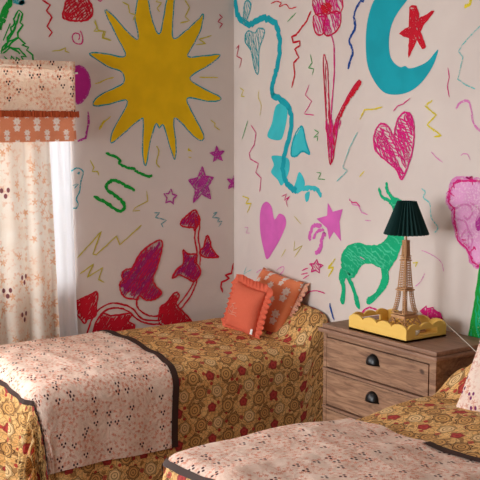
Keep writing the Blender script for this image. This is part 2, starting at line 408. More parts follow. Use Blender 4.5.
for lab, pts in LEAF:
    m = Mural(wall_l, L7, .354)
    big = lab in ('ivy leaf above bed', 'ivy leaf by curtain', 'low broad ivy leaf')
    m.hatch(pts, RED if big else PURP, .010, .0075 if big else .0095, 58, skip=.02); m.hatch(pts, RED if big else CRIM, .007, .014, 48, skip=.25)
    m.outline(pts, RED, .010, up=.0004); m.done('painted_leaf', 'red outlined ' + lab, ('crayon_shading', 'leaf_outline'))
m = Mural(wall_l, L7, .354)
for st in ([(45, 330), (62, 280), (85, 250), (115, 236), (150, 238), (178, 252), (205, 280), (255, 284)], [(62, 330), (75, 285), (100, 256), (130, 248), (160, 256), (190, 280), (215, 292), (255, 294)], [(190, 222), (188, 240), (200, 258), (225, 270), (252, 270)], [(302, 244), (325, 215), (345, 185), (350, 168)], [(310, 254), (340, 215), (356, 180), (358, 168)], [(356, 128), (358, 90), (352, 50), (356, 10), (352, -8)], [(366, 130), (368, 90), (362, 50), (366, 10), (358, -10)]):
    m.line(st, RED, .010)
m.done('painted_stem', 'red double-line ivy stem')
S(wall_l, L7, .354, [(461, 122), (456, 150), (438, 156), (450, 165), (428, 175), (426, 190), (431, 204)], RED, 'red crayon squiggle near the corner cushion', .011)

# --- right wall
R0 = (240, 0); R1 = (240, 120); R2 = (360, 0); R3 = (360, 120); R4 = (360, 180); R5 = (330, 180); R6 = (240, 170)
m = Mural(wall_r, (230, 0), .4583)
m.line([(10, -25), (12, 0), (18, 35), (42, 53), (62, 44), (85, 42), (104, 62), (109, 108), (102, 150), (92, 190), (94, 208), (120, 224), (134, 250), (129, 300), (118, 340), (116, 375), (128, 405), (148, 418)], TEAL, .036, jit=.05)
m.line([(146, 416), (165, 410), (188, 412), (200, 430)], CYAN, .026)
m.fill([(100, 232), (116, 226), (126, 242), (118, 290), (108, 306), (82, 298), (92, 268)], CYAN); m.fill([(92, 340), (126, 345), (130, 368), (122, 392), (112, 405), (104, 392), (90, 376), (96, 360)], CYAN)
m.fill([(152, 375), (164, 400), (152, 420), (140, 412), (144, 396)], CYAN); m.fill([(164, 424), (174, 418), (172, 436), (166, 440)], CYAN)
m.fill([(152, 282), (158, 280), (170, 318), (175, 338), (160, 332), (145, 340), (134, 338), (138, 310)], CYAN)
m.outline([(152, 278), (160, 280), (166, 312), (174, 336), (158, 330), (146, 340), (134, 338), (138, 306)], TEAL, .010)
lf = [(38, 68), (55, 72), (62, 62), (76, 66), (72, 84), (64, 110), (62, 160), (54, 150), (46, 110), (33, 90)]
m.outline(lf, TEALC, .009); m.hatch(lf, TEALC, .006, .014, 75)
lf = [(30, 55), (42, 30), (46, 8), (36, 2), (30, 20)]
m.outline(lf, TEALC, .009); m.hatch(lf, TEALC, .006, .014, 70)
m.done('painted_vine', 'thick teal painted vine with leaves near the corner', ('vine_tendril', 'leaf_edge'))
m = Mural(wall_r, R0, .25)
for p in ([(300, -20), (345, -25), (360, 10), (345, 60), (310, 62), (292, 20)], [(345, -20), (400, -15), (412, 25), (395, 55), (355, 40)], [(300, 60), (345, 60), (348, 110), (325, 140), (302, 128), (294, 90)], [(350, 60), (398, 48), (402, 95), (380, 130), (345, 142), (335, 110)]):
    m.outline(p, CRIM, .009); m.hatch(p, MAG, .009, .012, 65)
b_ = [(325, 15), (350, 10), (372, 25), (362, 48), (335, 52), (322, 35)]
m.hatch(b_, RED, .010, .007, 30, up=.0004)
m.line([(362, 130), (376, 180), (378, 300), (368, 420), (366, 500), (368, 640)], MAG, .009)
for p in ([(335, 222), (350, 260), (355, 350), (362, 500), (366, 640), (358, 640), (346, 480), (338, 330)], [(478, 322), (440, 385), (400, 470), (385, 560), (372, 640), (366, 640), (372, 540), (390, 470), (430, 390), (462, 338)]):
    m.outline(p, CRIM, .008); m.hatch(p, CRIM, .007, .010, 88)
m.hatch([(480, 322), (482, 345), (430, 420), (405, 470), (395, 475), (430, 395), (465, 335)], RED, .012, .009, 55)
m.hatch([(345, 480), (405, 480), (385, 560), (372, 645), (362, 645), (350, 560)], MAG, .006, .012, 88)
m.done('painted_tulip', 'crimson crayon tulip with long narrow leaves', ('petal_shading',))
S(wall_r, R0, .25, [(482, 5), (456, 60), (462, 110), (438, 160), (452, 205), (440, 245), (433, 278)], BLUE, 'dark blue crayon wavy line', .014, True)
m = Mural(wall_r, R2, .25)
m.fill([(120, -70), (80, -30), (48, 20), (28, 100), (24, 190), (32, 265), (58, 325), (95, 368), (140, 379), (195, 368), (245, 332), (290, 268), (313, 205), (305, 205), (270, 246), (225, 268), (195, 273), (182, 264), (160, 268), (132, 245), (118, 205), (119, 135), (140, 70), (190, 0), (225, -35), (200, -70)], TEAL, n=4); m.done('painted_moon', 'large teal painted crescent moon')
m = Mural(wall_r, R2, .25)
p = [(200, 28), (225, 26), (236, 78), (296, 45), (252, 100), (240, 128), (262, 188), (252, 192), (228, 155), (196, 226), (200, 150), (160, 134), (198, 108)]
m.outline(p, RED, .010, False); m.hatch(p, RED, .011, .009, 70, False, skip=.02); m.hatch(p, RED, .008, .012, 20, False); m.done('painted_star', 'red crayon star beside moon')
m = Mural(wall_r, (340, 0), .375)
p = [(176, 299), (191, 310), (198, 340), (196, 390), (186, 430), (166, 478), (150, 450), (120, 425), (96, 400), (91, 370), (100, 340), (115, 330), (131, 340), (143, 364), (150, 335), (160, 310)]
m.hatch(p, MAG, .008, .0105, 55, skip=.05); m.hatch(p, MAG, .006, .016, 15, skip=.3); m.outline(p, MAG, .010); m.outline(p, MAG, .006); m.done('painted_heart', 'magenta scribbled heart above lamp')
m = Mural(wall_r, R6, 1 / 3)
m.fill([(80, 95), (95, 110), (104, 148), (118, 131), (135, 140), (138, 165), (122, 205), (102, 240), (82, 268), (72, 240), (62, 190), (60, 140), (66, 108)], PINK); m.done('painted_heart', 'solid pink painted heart near corner')
m = Mural(wall_r, R6, 1 / 3)
m.fill([(264, 98), (270, 108), (279, 125), (309, 117), (299, 155), (304, 214), (282, 185), (268, 209), (262, 175), (230, 146), (262, 137)], PINK, False)
m.line([(246, 170), (225, 165), (212, 185), (209, 212)], PINK, .022); m.line([(252, 180), (232, 185), (220, 208)], PINK, .016); m.line([(256, 188), (246, 205), (242, 235), (228, 252)], PINK, .024); m.done('painted_star', 'pink painted shooting star with trailing tail')
m = Mural(wall_r, R5, .2711)
deer = [(44, 305), (50, 272), (72, 245), (105, 236), (150, 247), (188, 240), (213, 215), (228, 180), (240, 140), (236, 105), (226, 76), (248, 72), (272, 84), (300, 108), (296, 140), (276, 196), (262, 240), (238, 295), (210, 335), (190, 322), (150, 304), (115, 312), (98, 340), (76, 358), (54, 340)]
legs = [[(46, 325), (36, 360), (46, 400), (41, 446), (52, 452), (56, 402), (54, 366), (80, 350)], [(62, 355), (86, 410), (98, 462), (110, 470), (100, 425), (76, 365)], [(190, 318), (194, 352), (186, 388), (165, 422), (140, 438), (141, 456), (160, 446), (196, 408), (213, 380), (216, 350), (208, 328)]]
m.fill(deer, EMER)
for p in legs: m.fill(p, EMER); m.outline(p, EMER, .009)
m.outline(deer, EMER, .014); m.hatch(deer, EMERL, .007, .019, 25, up=.0006, skip=.35)
m.line([(210, 10), (212, 38), (225, 58), (248, 78)], EMER, .018); m.line([(182, 30), (192, 60), (215, 75), (242, 92)], EMER, .016); m.line([(218, 82), (246, 96)], EMER, .03)
m.done('painted_deer', 'emerald green crayon leaping deer behind the lamp')
m = Mural(wall_r, (420, 90), .375)
p = [(80, 270), (88, 250), (105, 240), (130, 238), (160, 243), (200, 262), (210, 340), (200, 440), (160, 470), (136, 455), (132, 422), (106, 400), (92, 350), (86, 320), (74, 296)]
m.fill(p, ROSE); m.outline(p, LPINK, .022); m.outline(p, MAG, .010); m.outline([(x + random.uniform(-6, 6), y + random.uniform(-6, 6)) for x, y in p], LPINK, .016)
q_ = [(x + random.uniform(-5, 9), y + random.uniform(-5, 5)) for x, y in p]; m.outline(q_, MAG, .009, False)
for _ in range(26):
    i = random.randrange(len(p)); x, y = p[i]; x += random.uniform(0, 10); m.line([(x, y), (x + random.uniform(-9, 9), y + random.uniform(-14, 14)), (x + random.uniform(-3, 12), y + random.uniform(-10, 16))], MAG, .007, False)
for c in ([(95, 318), (115, 305), (135, 310), (140, 330), (128, 345), (118, 335)], [(92, 345), (120, 350), (130, 380), (128, 420)], [(135, 300), (160, 320), (152, 350)], [(110, 392), (128, 372), (140, 400), (134, 430)]): m.line(c, LPINK, .010)
m.fill([(150, 345), (162, 330), (170, 350), (160, 375), (150, 370)], VIO, up=.0005)
m.done('painted_flower', 'large pink painted flower with magenta scribbled edge', ('scribbled_edge', 'pale_edge', 'flower_heart'))
m = Mural(wall_r, (0, 0), 1)
p = [(482, 262), (478, 285), (474, 312), (470, 341), (484, 345), (492, 300), (490, 262)]
m.fill(p, GREEN); m.outline(p, GREEN, .012); m.hatch(p, EMER, .010, .02, 80); m.done('painted_leaf', 'green painted leaf under the pink flower')
m = Mural(wall_r, (340, 300), .25)
p = [(325, 45), (345, 30), (375, 36), (398, 52), (408, 75), (380, 80), (340, 78)]
m.hatch(p, MAG, .008, .007, 30); m.hatch(p, MAG, .008, .009, 110); m.outline([(x + random.uniform(-5, 5), y + random.uniform(-6, 6)) for x, y in p for _ in (0, 1)], MAG, .006, False); m.done('crayon_scribble', 'magenta scribble behind yellow tray')
S(wall_r, (340, 300), .25, [(85, 58), (100, 38), (122, 30), (148, 40), (152, 56)], MAG, 'magenta crayon loop behind tray', .009, True)
RS = [(R0, .25, [(0, 350), (15, 362), (5, 385), (20, 386)], OLIVE, 'yellow crayon zigzag by corner', .006, 0), (R0, .25, [(78, 360), (74, 390), (86, 420), (80, 462)], YEL, 'faint yellow crayon line', .004, 1),
      (R0, .25, [(125, 14), (148, 6), (166, 12), (158, 26), (186, 18), (200, 34), (228, 28)], RED, 'red crayon squiggle', .006, 1), (R0, .25, [(226, 50), (190, 88)], GREEN, 'green crayon dash', .005, 0),
      (R0, .25, [(285, 44), (268, 85), (240, 120), (226, 140), (208, 146), (214, 170), (240, 165), (242, 182), (220, 196), (236, 230), (216, 250), (220, 300), (208, 350)], RED, 'knobbly dark red crayon line beside tulip', .010, 0),
      (R0, .25, [(282, 218), (290, 250), (275, 272), (296, 275), (290, 300)], GREEN, 'green crayon zigzag', .005, 0), (R0, .25, [(278, 338), (262, 380), (288, 405), (258, 456), (298, 460)], MAG, 'pink crayon zigzag', .005, 0),
      (R0, .25, [(-14, 195), (-2, 180), (-12, 225), (8, 235), (0, 272)], CRIM, 'crimson crayon zigzag at the corner', .006, 0),
      (R1, .25, [(32, 3), (10, 76)], GREEN, 'green crayon dash', .005, 0), (R1, .25, [(45, 20), (66, 52), (58, 100), (38, 132), (42, 156), (75, 174), (64, 210), (86, 232), (80, 288)], MAG, 'wandering pink crayon line', .006, 0),
      (R1, .25, [(10, 304), (36, 314), (24, 335), (46, 334), (30, 372)], YEL, 'yellow crayon zigzag', .008, 0), (R1, .25, [(298, 38), (316, 50), (296, 70), (312, 66), (310, 84)], GREEN, 'green crayon zigzag', .005, 0),
      (R1, .25, [(472, 48), (440, 110), (412, 190), (430, 204), (388, 246)], LTEAL, 'pale teal crayon line', .006, 0), (R1, .25, [(308, 210), (326, 212), (314, 236), (342, 238)], GREEN, 'green crayon zigzag', .004, 0),
      (R1, .25, [(168, 306), (188, 296), (178, 322), (202, 304), (186, 325), (192, 348)], MAG, 'pink crayon zigzag', .005, 0), (R1, .25, [(218, 385), (246, 416)], OLIVE, 'faint yellow dash', .004, 0),
      (R1, .25, [(438, 318), (452, 330), (466, 330), (482, 346)], MAG, 'pink crayon wave', .005, 1), (R1, .25, [(20, 428), (34, 430), (26, 452), (42, 452)], LPINK, 'small pink crayon mark', .004, 0),
      (R2, .25, [(0, 478), (20, 440), (52, 438), (92, 427)], YEL, 'yellow crayon hook', .008, 0), (R2, .25, [(135, 446), (152, 424), (175, 415), (202, 394)], MAG, 'pink crayon dashes', .005, 0),
      (R2, .25, [(290, 400), (260, 424), (306, 460), (268, 500), (326, 542), (295, 548)], YEL, 'yellow crayon zigzag near heart', .009, 0), (R2, .25, [(383, 436), (402, 410), (430, 404), (444, 430), (454, 490), (482, 526)], LPINK, 'pink crayon cane shape', .010, 1),
      (R2, .25, [(484, 102), (440, 145), (410, 180), (394, 206), (412, 228), (392, 318), (425, 340), (462, 356)], LTEAL, 'teal crayon bent line', .006, 0), (R2, .25, [(352, 270), (358, 310), (350, 342), (358, 390)], MAG, 'pink crayon vertical dash', .005, 0),
      (R2, .25, [(446, -6), (438, 16), (418, 28)], YEL, 'yellow crayon arc', .014, 1), (R2, .25, [(0, 0), (12, 4), (20, -6)], BLUE, 'blue crayon dab', .014, 0),
      (R3, .25, [(285, 127), (305, 150), (332, 170)], LPINK, 'pink crayon dash', .005, 0), (R3, .25, [(404, 142), (412, 134), (430, 136), (442, 160)], LPINK, 'pink crayon curl', .005, 0),
      (R3, .25, [(246, 274), (262, 288), (254, 310), (280, 335), (286, 390), (312, 432), (295, 452)], LTEAL, 'pale teal crayon wavy line beside lampshade', .007, 1), (R3, .25, [(18, 204), (-2, 228)], YEL, 'yellow crayon dash', .006, 0),
      (R4, .25, [(246, 281), (290, 300), (325, 328), (336, 366)], LPINK, 'pink dotted crayon arc right of lamp', .004, 1), (R4, .25, [(260, 374), (242, 408), (222, 425)], LPINK, 'pink crayon dash beside tower', .005, 1),
      (R4, .25, [(212, 332), (232, 330), (222, 346)], YEL, 'yellow crayon dab beside tower', .010, 0), (R4, .25, [(-2, 305), (20, 318)], LPINK, 'pink crayon dash above deer', .005, 0),
      (R5, .2711, [(72, 68), (84, 90), (105, 94), (118, 120), (140, 128)], LPINK, 'pink crayon zigzag above deer', .006, 0), (R5, .2711, [(130, 149), (152, 150)], LPINK, 'short pink crayon dash', .005, 0),
      (R6, 1 / 3, [(287, 266), (265, 294), (282, 292), (266, 320)], YEL, 'yellow crayon lightning bolt', .010, 0), (R6, 1 / 3, [(50, 308), (65, 299), (79, 312), (72, 332), (62, 338)], LPINK, 'pink crayon arc behind cushion', .006, 1),
      (R6, 1 / 3, [(110, 302), (128, 289), (132, 300), (114, 326), (142, 330)], LPINK, 'pink crayon curl behind cushion', .006, 1), (R6, 1 / 3, [(20, 290), (12, 312), (36, 298)], LTEAL, 'faint green crayon mark', .004, 0),
      (R6, 1 / 3, [(165, 212), (162, 242), (188, 226), (164, 262)], OLIVE, 'yellow crayon hook', .004, 0), (R6, 1 / 3, [(138, 238), (124, 262)], OLIVE, 'yellow crayon dash', .004, 0),
      (R6, 1 / 3, [(271, 400), (274, 425), (284, 450)], BLUE, 'dark blue crayon line above bed', .012, 0), (R6, 1 / 3, [(186, 392), (205, 368), (228, 362), (256, 370)], MAG, 'pink crayon wave above the cushion', .006, 1),
      (R6, 1 / 3, [(186, 302), (205, 294)], MAG, 'magenta crayon dash', .006, 0), (R6, 1 / 3, [(184, 313), (206, 308)], MAG, 'magenta crayon dash', .006, 0), (R6, 1 / 3, [(190, 326), (208, 315)], MAG, 'magenta crayon dash', .006, 0),
      (R0, .25, [(300, 1), (282, -4)], CRIM, 'crimson crayon dash', .005, 0)]
for o_, k, pts, mt, lab, w, sm in RS: squig(wall_r, o_, k, pts, mt, lab, w, bool(sm))
m = Mural(wall_r, R6, 1 / 3); p = star(229, 290, 22, .1, .45); m.outline(p, MAG, .008, False); m.hatch(p, MAG, .006, .014, 50, False); m.done('painted_star', 'small magenta crayon star')

# ------------------------------------------------------------------ fabrics
def motif_uv(g, u, v, cw, ch, cx, cy):
    fx = (((u / cw) - (cx - .5)).fract() - .5) * cw; fy = (((v / ch) - (cy - .5)).fract() - .5) * ch
    r = (fx * fx + fy * fy).pow(.5); th = fy.atan2(fx)
    return fx, fy, r, th
def spread_mat():
    g = G('morris_print_cotton', .75, .3); uv = g.coord('UV'); wv = g.warp(g.warp(uv, 7, .012), 45, .007); u, v, _ = g.sep(wv)
    cw, ch = .185, .150
    fine = g.noise(uv, 160, 2); mid = g.noise(uv, 30, 3)
    col = g.mix(mid.step(.35, .65), srgb(226, 172, 104), srgb(238, 192, 126))
    # olive stippling and curling vines
    col = g.mix(fine.step(.54, .60) * .45, col, srgb(144, 100, 52))
    vo = g.voronoi(wv, 48, 'DISTANCE_TO_EDGE'); ed = N(g, vo.outputs['Distance'])
    col = g.mix(ed.step(.085, .045) * .5, col, srgb(74, 50, 26))
    wave = ((u * 95 + (v * 60).sin() * 2.2).sin() + (v * 110 + (u * 70).sin() * 2.0).sin())
    col = g.mix(wave.step(.95, 1.25) * .7, col, srgb(122, 82, 44))
    sm = g.voronoi(wv, 26); smd = N(g, sm.outputs['Distance']); cr = g.sep(sm.outputs['Color'])
    col = g.mix(smd.step(.26, .2) * cr[0].gt(.72), col, srgb(176, 60, 48))
    def rosette(cx, cy, r0, base, line, petals, freq, col):
        fx, fy, r, th = motif_uv(g, u, v, cw, ch, cx, cy)
        rr = r0 * 1.0
        edge = (th * petals).sin() * (r0 * .10) + r0
        inside = (r / edge)
        col = g.mix(inside.step(1.22, 1.12), col, line)
        col = g.mix(inside.step(1.05, .98), col, base)
        ring = (inside * freq + (th * petals).sin() * .9).sin()
        col = g.mix(ring.step(.25, .7) * inside.step(1.0, .9) * .85, col, line)
        return col
    col = rosette(.5, 0, .030, srgb(212, 162, 96), srgb(88, 54, 32), 8, 15, col)
    col = rosette(.68, .5, .029, srgb(210, 158, 94), srgb(84, 52, 30), 7, 16, col)
    col = rosette(.18, .5, .028, srgb(232, 194, 140), srgb(132, 98, 54), 6, 15, col)
    col = rosette(0, 0, .020, srgb(184, 62, 56), srgb(132, 40, 38), 5, 9, col)
    col = rosette(.93, .5, .010, srgb(190, 84, 66), srgb(110, 66, 38), 4, 6, col)
    g.color(col); w_ = g.noise(uv, 420, 2) * .1 + g.noise(g.scale(uv, 7, 13), 1, 4, .55, 1.2); g.bump(w_, .35, .025)
    return g.mat
SPREAD = spread_mat()

def trio(g, uv, scale, thr, size, dx, warpamt=0):
    """groups of three small berries in randomly chosen cells"""
    vo = g.voronoi(uv, scale, 'F1', .8); pu, pv, _ = g.sep(vo.outputs['Position']); u, v, _ = g.sep(uv); rc = g.sep(vo.outputs['Color'])
    lx = u - pu / 1; ly = v - pv / 1
    out = None
    for ax, ay in ((-dx, dx * .5), (dx, dx * .65), (dx * .15, -dx)):
        ex = lx - ax; ey = ly - ay; d = (ex * ex + ey * ey * .6).pow(.5); k = d.step(size * 1.15, size * .8)
        out = k if out is None else out.max(k)
    return out * rc[0].gt(thr)
def sprigs(g, uv, scale, thr, r):
    vo = g.voronoi(uv, scale, 'F1', .9); pu, pv, _ = g.sep(vo.outputs['Position']); u, v, _ = g.sep(uv); rc = g.sep(vo.outputs['Color'])
    lx = u - pu; ly = v - pv; d = (lx * lx + ly * ly).pow(.5); th = ly.atan2(lx) + rc[1] * 6
    e = ((th * 5).sin() * .38 + .72) * r
    return (d / e).step(1.1, .8) * rc[0].gt(thr)
def blossom_mat(name, base1, base2, orange, dark, k=1.0, tr=0.0, dens=.45, spr=.15):
    g = G(name, .85, .2); uv = g.coord('UV')
    mid = g.noise(uv, 14 / k, 3)
    col = g.mix(mid.step(.3, .7), base1, base2)
    clump = g.noise(uv, 11 / k, 2).step(.34, .50)
    col = g.mix(sprigs(g, uv, 44 / k, spr, .0084 * k) * clump * .75, col, orange)
    blush = g.noise(uv, 90 / k, 3).step(.52, .66) * clump
    col = g.mix(blush * .6, col, orange)
    col = g.mix(trio(g, uv, 18 / k, dens, .0043 * k, .0078 * k), col, dark)
    g.color(col); g.bump(g.noise(uv, 320, 2) * .1 + g.noise(uv, 15 / k, 4, .6, 1.5), .35, .02)
    if tr: g.translucent(tr)
    return g.mat
THROW = blossom_mat('blossom_print_throw', srgb(226, 196, 178), srgb(234, 210, 194), srgb(208, 120, 90), srgb(66, 32, 40), 1.0)
CURT = blossom_mat('blossom_print_curtain', srgb(240, 224, 206), srgb(246, 238, 226), srgb(228, 166, 118), srgb(132, 76, 80), 2.3, .42, .74, .5)
PELM = blossom_mat('blossom_print_pelmet', srgb(242, 214, 188), srgb(246, 224, 202), srgb(222, 138, 100), srgb(70, 40, 40), 1.0, .12, .5)
PILB = blossom_mat('blossom_print_pillow', srgb(232, 206, 190), srgb(238, 218, 204), srgb(206, 132, 110), srgb(116, 40, 96), 1.25, 0, .45)
g = G('brown_binding', .7); g.color(srgb(60, 40, 34)); BIND = g.mat
g = G('grey_brown_binding', .45, .4); g.color(srgb(92, 70, 62)); BINDL = g.mat
def daisy_mat(name, tr=0, k_=1.0, ca=(228, 124, 78), cb=(234, 138, 92)):
    """orange cotton printed with white blooms, each a round head over a smaller tuft"""
    g = G(name, .85); uv = g.coord('UV'); u, v, _ = g.sep(uv); col = g.mix(g.noise(uv, 60, 2), srgb(*ca), srgb(*cb))
    cw, ch = .104 * k_, .108 * k_
    for cx, cy, s in ((0, .5, 1.0 * k_), (.5, .02, .8 * k_)):
        fx, fy, r, th = motif_uv(g, u, v, cw, ch, cx, cy)
        k = None
        for oy, rad, pet in ((.016 * s, .0205 * s, 7), (-.016 * s, .0185 * s, 5)):
            ly = fy - oy; d = (fx * fx + ly * ly).pow(.5); t = ly.atan2(fx)
            e = ((t * pet).sin() * .16 + .9) * rad
            q = d / e; m_ = q.step(1.05, .9); ink = (q * 9 + (t * pet).sin() * 1.5).sin().step(.55, .9) * m_ * .35
            col = g.mix(m_ * .92, col, srgb(248, 238, 228)); col = g.mix(ink, col, srgb(190, 120, 100))
    g.color(col); g.bump(g.noise(uv, 300, 2), .12, .002)
    if tr: g.translucent(tr)
    return g.mat
DAISY = daisy_mat('white_bloom_orange_print', 0, 1.2, (236, 132, 88), (240, 146, 102)); DAISYT = daisy_mat('white_bloom_orange_border', .15, 1.0, (226, 142, 104), (232, 154, 116))
g = G('rust_fringe', .9); g.color(srgb(176, 78, 42)); RUST = g.mat
g = G('sheer_white_voile', .8); g.color(srgb(246, 248, 252)); g.translucent(.085); VOILE = g.mat
g = G('coral_linen', .9); uv = g.coord('UV'); g.color(g.mix(g.noise(g.scale(uv, 300, 60), 1, 2), srgb(212, 98, 72), srgb(222, 112, 86))); g.bump(g.noise(uv, 260, 3), .2, .003); CORAL = g.mat
g = G('pale_thread', .8); g.color(srgb(222, 150, 128)); THREAD = g.mat

# ------------------------------------------------------------------ cloth sheets draped over beds
def grid_obj(name, fn, na, nb, mat, parent=None, label=None, thick=0.0):
    """fn(i/na, j/nb) -> (point, uv)"""
    me = bpy.data.meshes.new(name); V = []; U = []
    for i in range(na + 1):
        for j in range(nb + 1):
            p, uv = fn(i / na, j / nb); V.append(p); U.append(uv)
    F = [(i * (nb + 1) + j, (i + 1) * (nb + 1) + j, (i + 1) * (nb + 1) + j + 1, i * (nb + 1) + j + 1) for i in range(na) for j in range(nb)]
    me.from_pydata([tuple(p) for p in V], [], F); ul = me.uv_layers.new(name='UVMap')
    for l in me.loops: ul.data[l.index].uv = U[l.vertex_index]
    o = link_mesh(name, me, mat, parent, label, True)
    if thick:
        s = o.modifiers.new('thickness', 'SOLIDIFY'); s.thickness = thick; s.offset = -1
    return o
class Bed:
    def __init__(s, x0, x1, y0, y1, zt, r, hump, seed, tilt=0.0):
        s.tilt = tilt
        s.x0, s.x1, s.y0, s.y1, s.zt, s.r, s.hump, s.seed = x0, x1, y0, y1, zt, r, hump, seed
    def top(s, x, y):
        n = noise.noise(Vector((x * 2.6, y * 5, s.seed))) * .012 + noise.noise(Vector((x * 7, y * 11, s.seed + 5))) * .005
        cy = (y - s.y0) / (s.y1 - s.y0)
        cy = max(0, min(1, cy)); crown = .018 * math.sin(PI * cy) + s.tilt * cy
        return s.zt + n + crown + s.hump(x, y)
    def at(s, a, b, off, pleat=1.0, wr=1.0, hemz=None):
        """sheet coordinates in metres: inside the bed rectangle they are x,y; outside they run down the sides"""
        r = s.r; cx = min(max(a, s.x0 + r), s.x1 - .02); cy = min(max(b, s.y0 + r), s.y1 - r)
        ox, oy = a - cx, b - cy; d = max(abs(ox), abs(oy)); L = math.hypot(ox, oy)
        z = s.top(cx, cy)
        if L < 1e-6: return Vector((cx, cy, z + off + wr * .004 * noise.noise(Vector((a * 16, b * 9, s.seed + 9)))))
        ux, uy = ox / L, oy / L; arc = r * PI / 2
        if d < arc: ph = d / r; out = r * math.sin(ph); dz = r * (1 - math.cos(ph)); nz, nh = math.cos(ph), math.sin(ph)
        else: out = r; dz = r + d - arc; nz, nh = 0, 1
        drop = max(0, d - arc * .5); along = a * abs(uy) + b * abs(ux) + .5 * math.atan2(uy, ux)
        foot = max(0, -ux)
        amp = pleat * min(1, drop / .3) * (.004 + .022 * ease((foot - .3) / .4))
        fl = amp * math.sin(along * (26 + 22 * foot) + s.seed) + drop * .04 + amp * .5 * noise.noise(Vector((along * 9, drop * 2, s.seed)))
        out += fl + off * nh
        zz = z - dz + off * nz
        return Vector((cx + ux * out, cy + uy * out, max(zz, .012)))

def ease(t): t = max(0, min(1, t)); return t * t * (3 - 2 * t)
def bump2(x, y, x0, x1, y0, y1, sx, sy):
    return ease((x - x0) / sx) * ease((x1 - x) / .10 + .6) * ease((y - y0) / sy) * ease((y1 - y) / sy)
bed1 = Bed(-1.645, -.012, -.885, -.125, .545, .085, lambda x, y: .165 * bump2(x, y, -.22, 0, -1.13, -.16, .20, .36), 3.0, .065)
bed2 = Bed(-1.665, -.012, -2.92, -1.965, .603, .065, lambda x, y: .15 * bump2(x, y, -.46, 0, -2.95, -1.90, .20, .20) + .012 * math.sin(x * 9) * ease((x + 1.5) / .6), 8.0)
g = G('mattress_ticking'); g.color(srgb(220, 214, 200)); TICK = g.mat
g = G('bed_pine', .6); g.color(srgb(140, 100, 62)); PINE = g.mat
def sheet(name, bed, a0, a1, b0, b1, off, mat, parent=None, label=None, step=.014, pleat=1, wr=1, thick=0.0, edge=None):
    na = max(2, int((a1 - a0) / step)); nb = max(2, int((b1 - b0) / step))
    def fn(s, t):
        a = a0 + (a1 - a0) * s; b = b0 + (b1 - b0) * t
        if edge: a, b = edge(a, b, s, t)
        return bed.at(a, b, off, pleat, wr), (a, b)
    return grid_obj(name, fn, na, nb, mat, parent, label, thick)
def make_bed(bd, blabel, slabel, far_drop):
    t = thing('bed', blabel, 'bed', (bd.x0 + .8, (bd.y0 + bd.y1) / 2, 0))
    bm = bmesh.new(); box(bm, bd.x0 + .07, bd.x1 - .02, bd.y0 + .07, bd.y1 - .06, .32, bd.zt - .035); obj('mattress', bm, TICK, t, bevel=.03)
    bm = bmesh.new(); box(bm, bd.x0 + .07, bd.x1 - .02, bd.y0 + .07, bd.y1 - .06, .22, .318); obj('bed_base', bm, PINE, t)
    for x in (bd.x0 + .12, bd.x1 - .08):
        for y in (bd.y0 + .12, bd.y1 - .12):
            bm = bmesh.new(); box(bm, x - .025, x + .025, y - .025, y + .025, 0, .22); obj('leg', bm, PINE, t)
    sp = sheet('bedspread', bd, bd.x0 - .50, bd.x1, bd.y0 - .50, bd.y1 + far_drop, 0, SPREAD)
    tag(sp, slabel, 'bedspread'); return sp
make_bed(bed1, 'bed under the golden bedspread along the left wall', 'golden floral bedspread on the bed along the painted sun wall', .30)
make_bed(bed2, 'bed in the foreground under a golden bedspread', 'golden floral bedspread on the foreground bed by the chest', .50)

def throw(name, bd, label, a0, a1, b0, b1, off, shape=None):
    bw = .034
    ed = (lambda a, b, s, t: shape(a, b)) if shape else None
    o = sheet(name, bd, a0, a1, b0, b1, off, THROW, wr=1.6, edge=ed); tag(o, label, 'throw', None)
    s1 = sheet('binding', bd, a1 - bw, a1, b0, b1 if bd is bed1 else -2.42, off + .004, BIND, o, 'dark brown binding', wr=1.6, edge=ed, step=.012)
    s2 = sheet('binding', bd, a0, a0 + .018, b0, b1, off + .004, BIND, o, 'dark brown binding', wr=1.6, edge=ed, step=.012)
    return o
throw('throw_blanket', bed1, 'pale blossom-print throw with dark binding across the foot of the curtain-side bed', -1.672, -.93, -1.205, -.02, .012, lambda a, b: (a + .02 * math.sin((b + .9) * 5) * ease((a + 1.4) / .4), b))
throw('throw_blanket', bed2, 'pale blossom-print throw spread over the foreground bed', -1.668, -.84, -2.95, -1.80, .014, lambda a, b: (a + (.05 * math.sin((b + 2.0) * 4) - .06 * ease((b + 2.3) / .5)) * ease((a + 1.5) / .5), b))

# ------------------------------------------------------------------ curtains and pelmet
def fold_curtain(name, mat, label, xs_top, xs_bot, y, z0, z1, amp, waves, phase, uvk=1.35):
    def fn(s, t):
        z = z1 + (z0 - z1) * t
        x = (xs_top[0] + (xs_top[1] - xs_top[0]) * s) * (1 - t) + (xs_bot[0] + (xs_bot[1] - xs_bot[0]) * s) * t
        ph = s * waves * 2 * PI + phase + .5 * math.sin(t * 2.2 + s * 5)
        a = amp * (.55 + .45 * noise.noise(Vector((s * 6, .3, phase))))
        yy = y + a * math.sin(ph) + .006 * noise.noise(Vector((s * 14, t * 3, phase)))
        x += a * .5 * math.cos(ph * .97)
        return Vector((x, yy, z)), (x * uvk * 1.0 + phase, z)
    return tag(grid_obj(name, fn, 150, 60, mat), label, 'curtain')
fold_curtain('floral_curtain', CURT, 'long cream curtain with orange blossoms under the pelmet', (-1.88, -1.180), (-1.86, -1.130), -.064, .40, 1.90, 0.034, 5.4, .6)
fold_curtain('sheer_curtain', VOILE, 'white sheer curtain showing beside the floral curtain', (-1.80, -1.048), (-1.78, -1.016), -.022, .42, 1.90, .011, 11, 2.1)
t = thing('window_pelmet', 'blossom-print fabric pelmet with orange border above the curtains', 'pelmet', (-2.2, -.06, 1.6))
PX0, PX1 = -3.55, -1.052
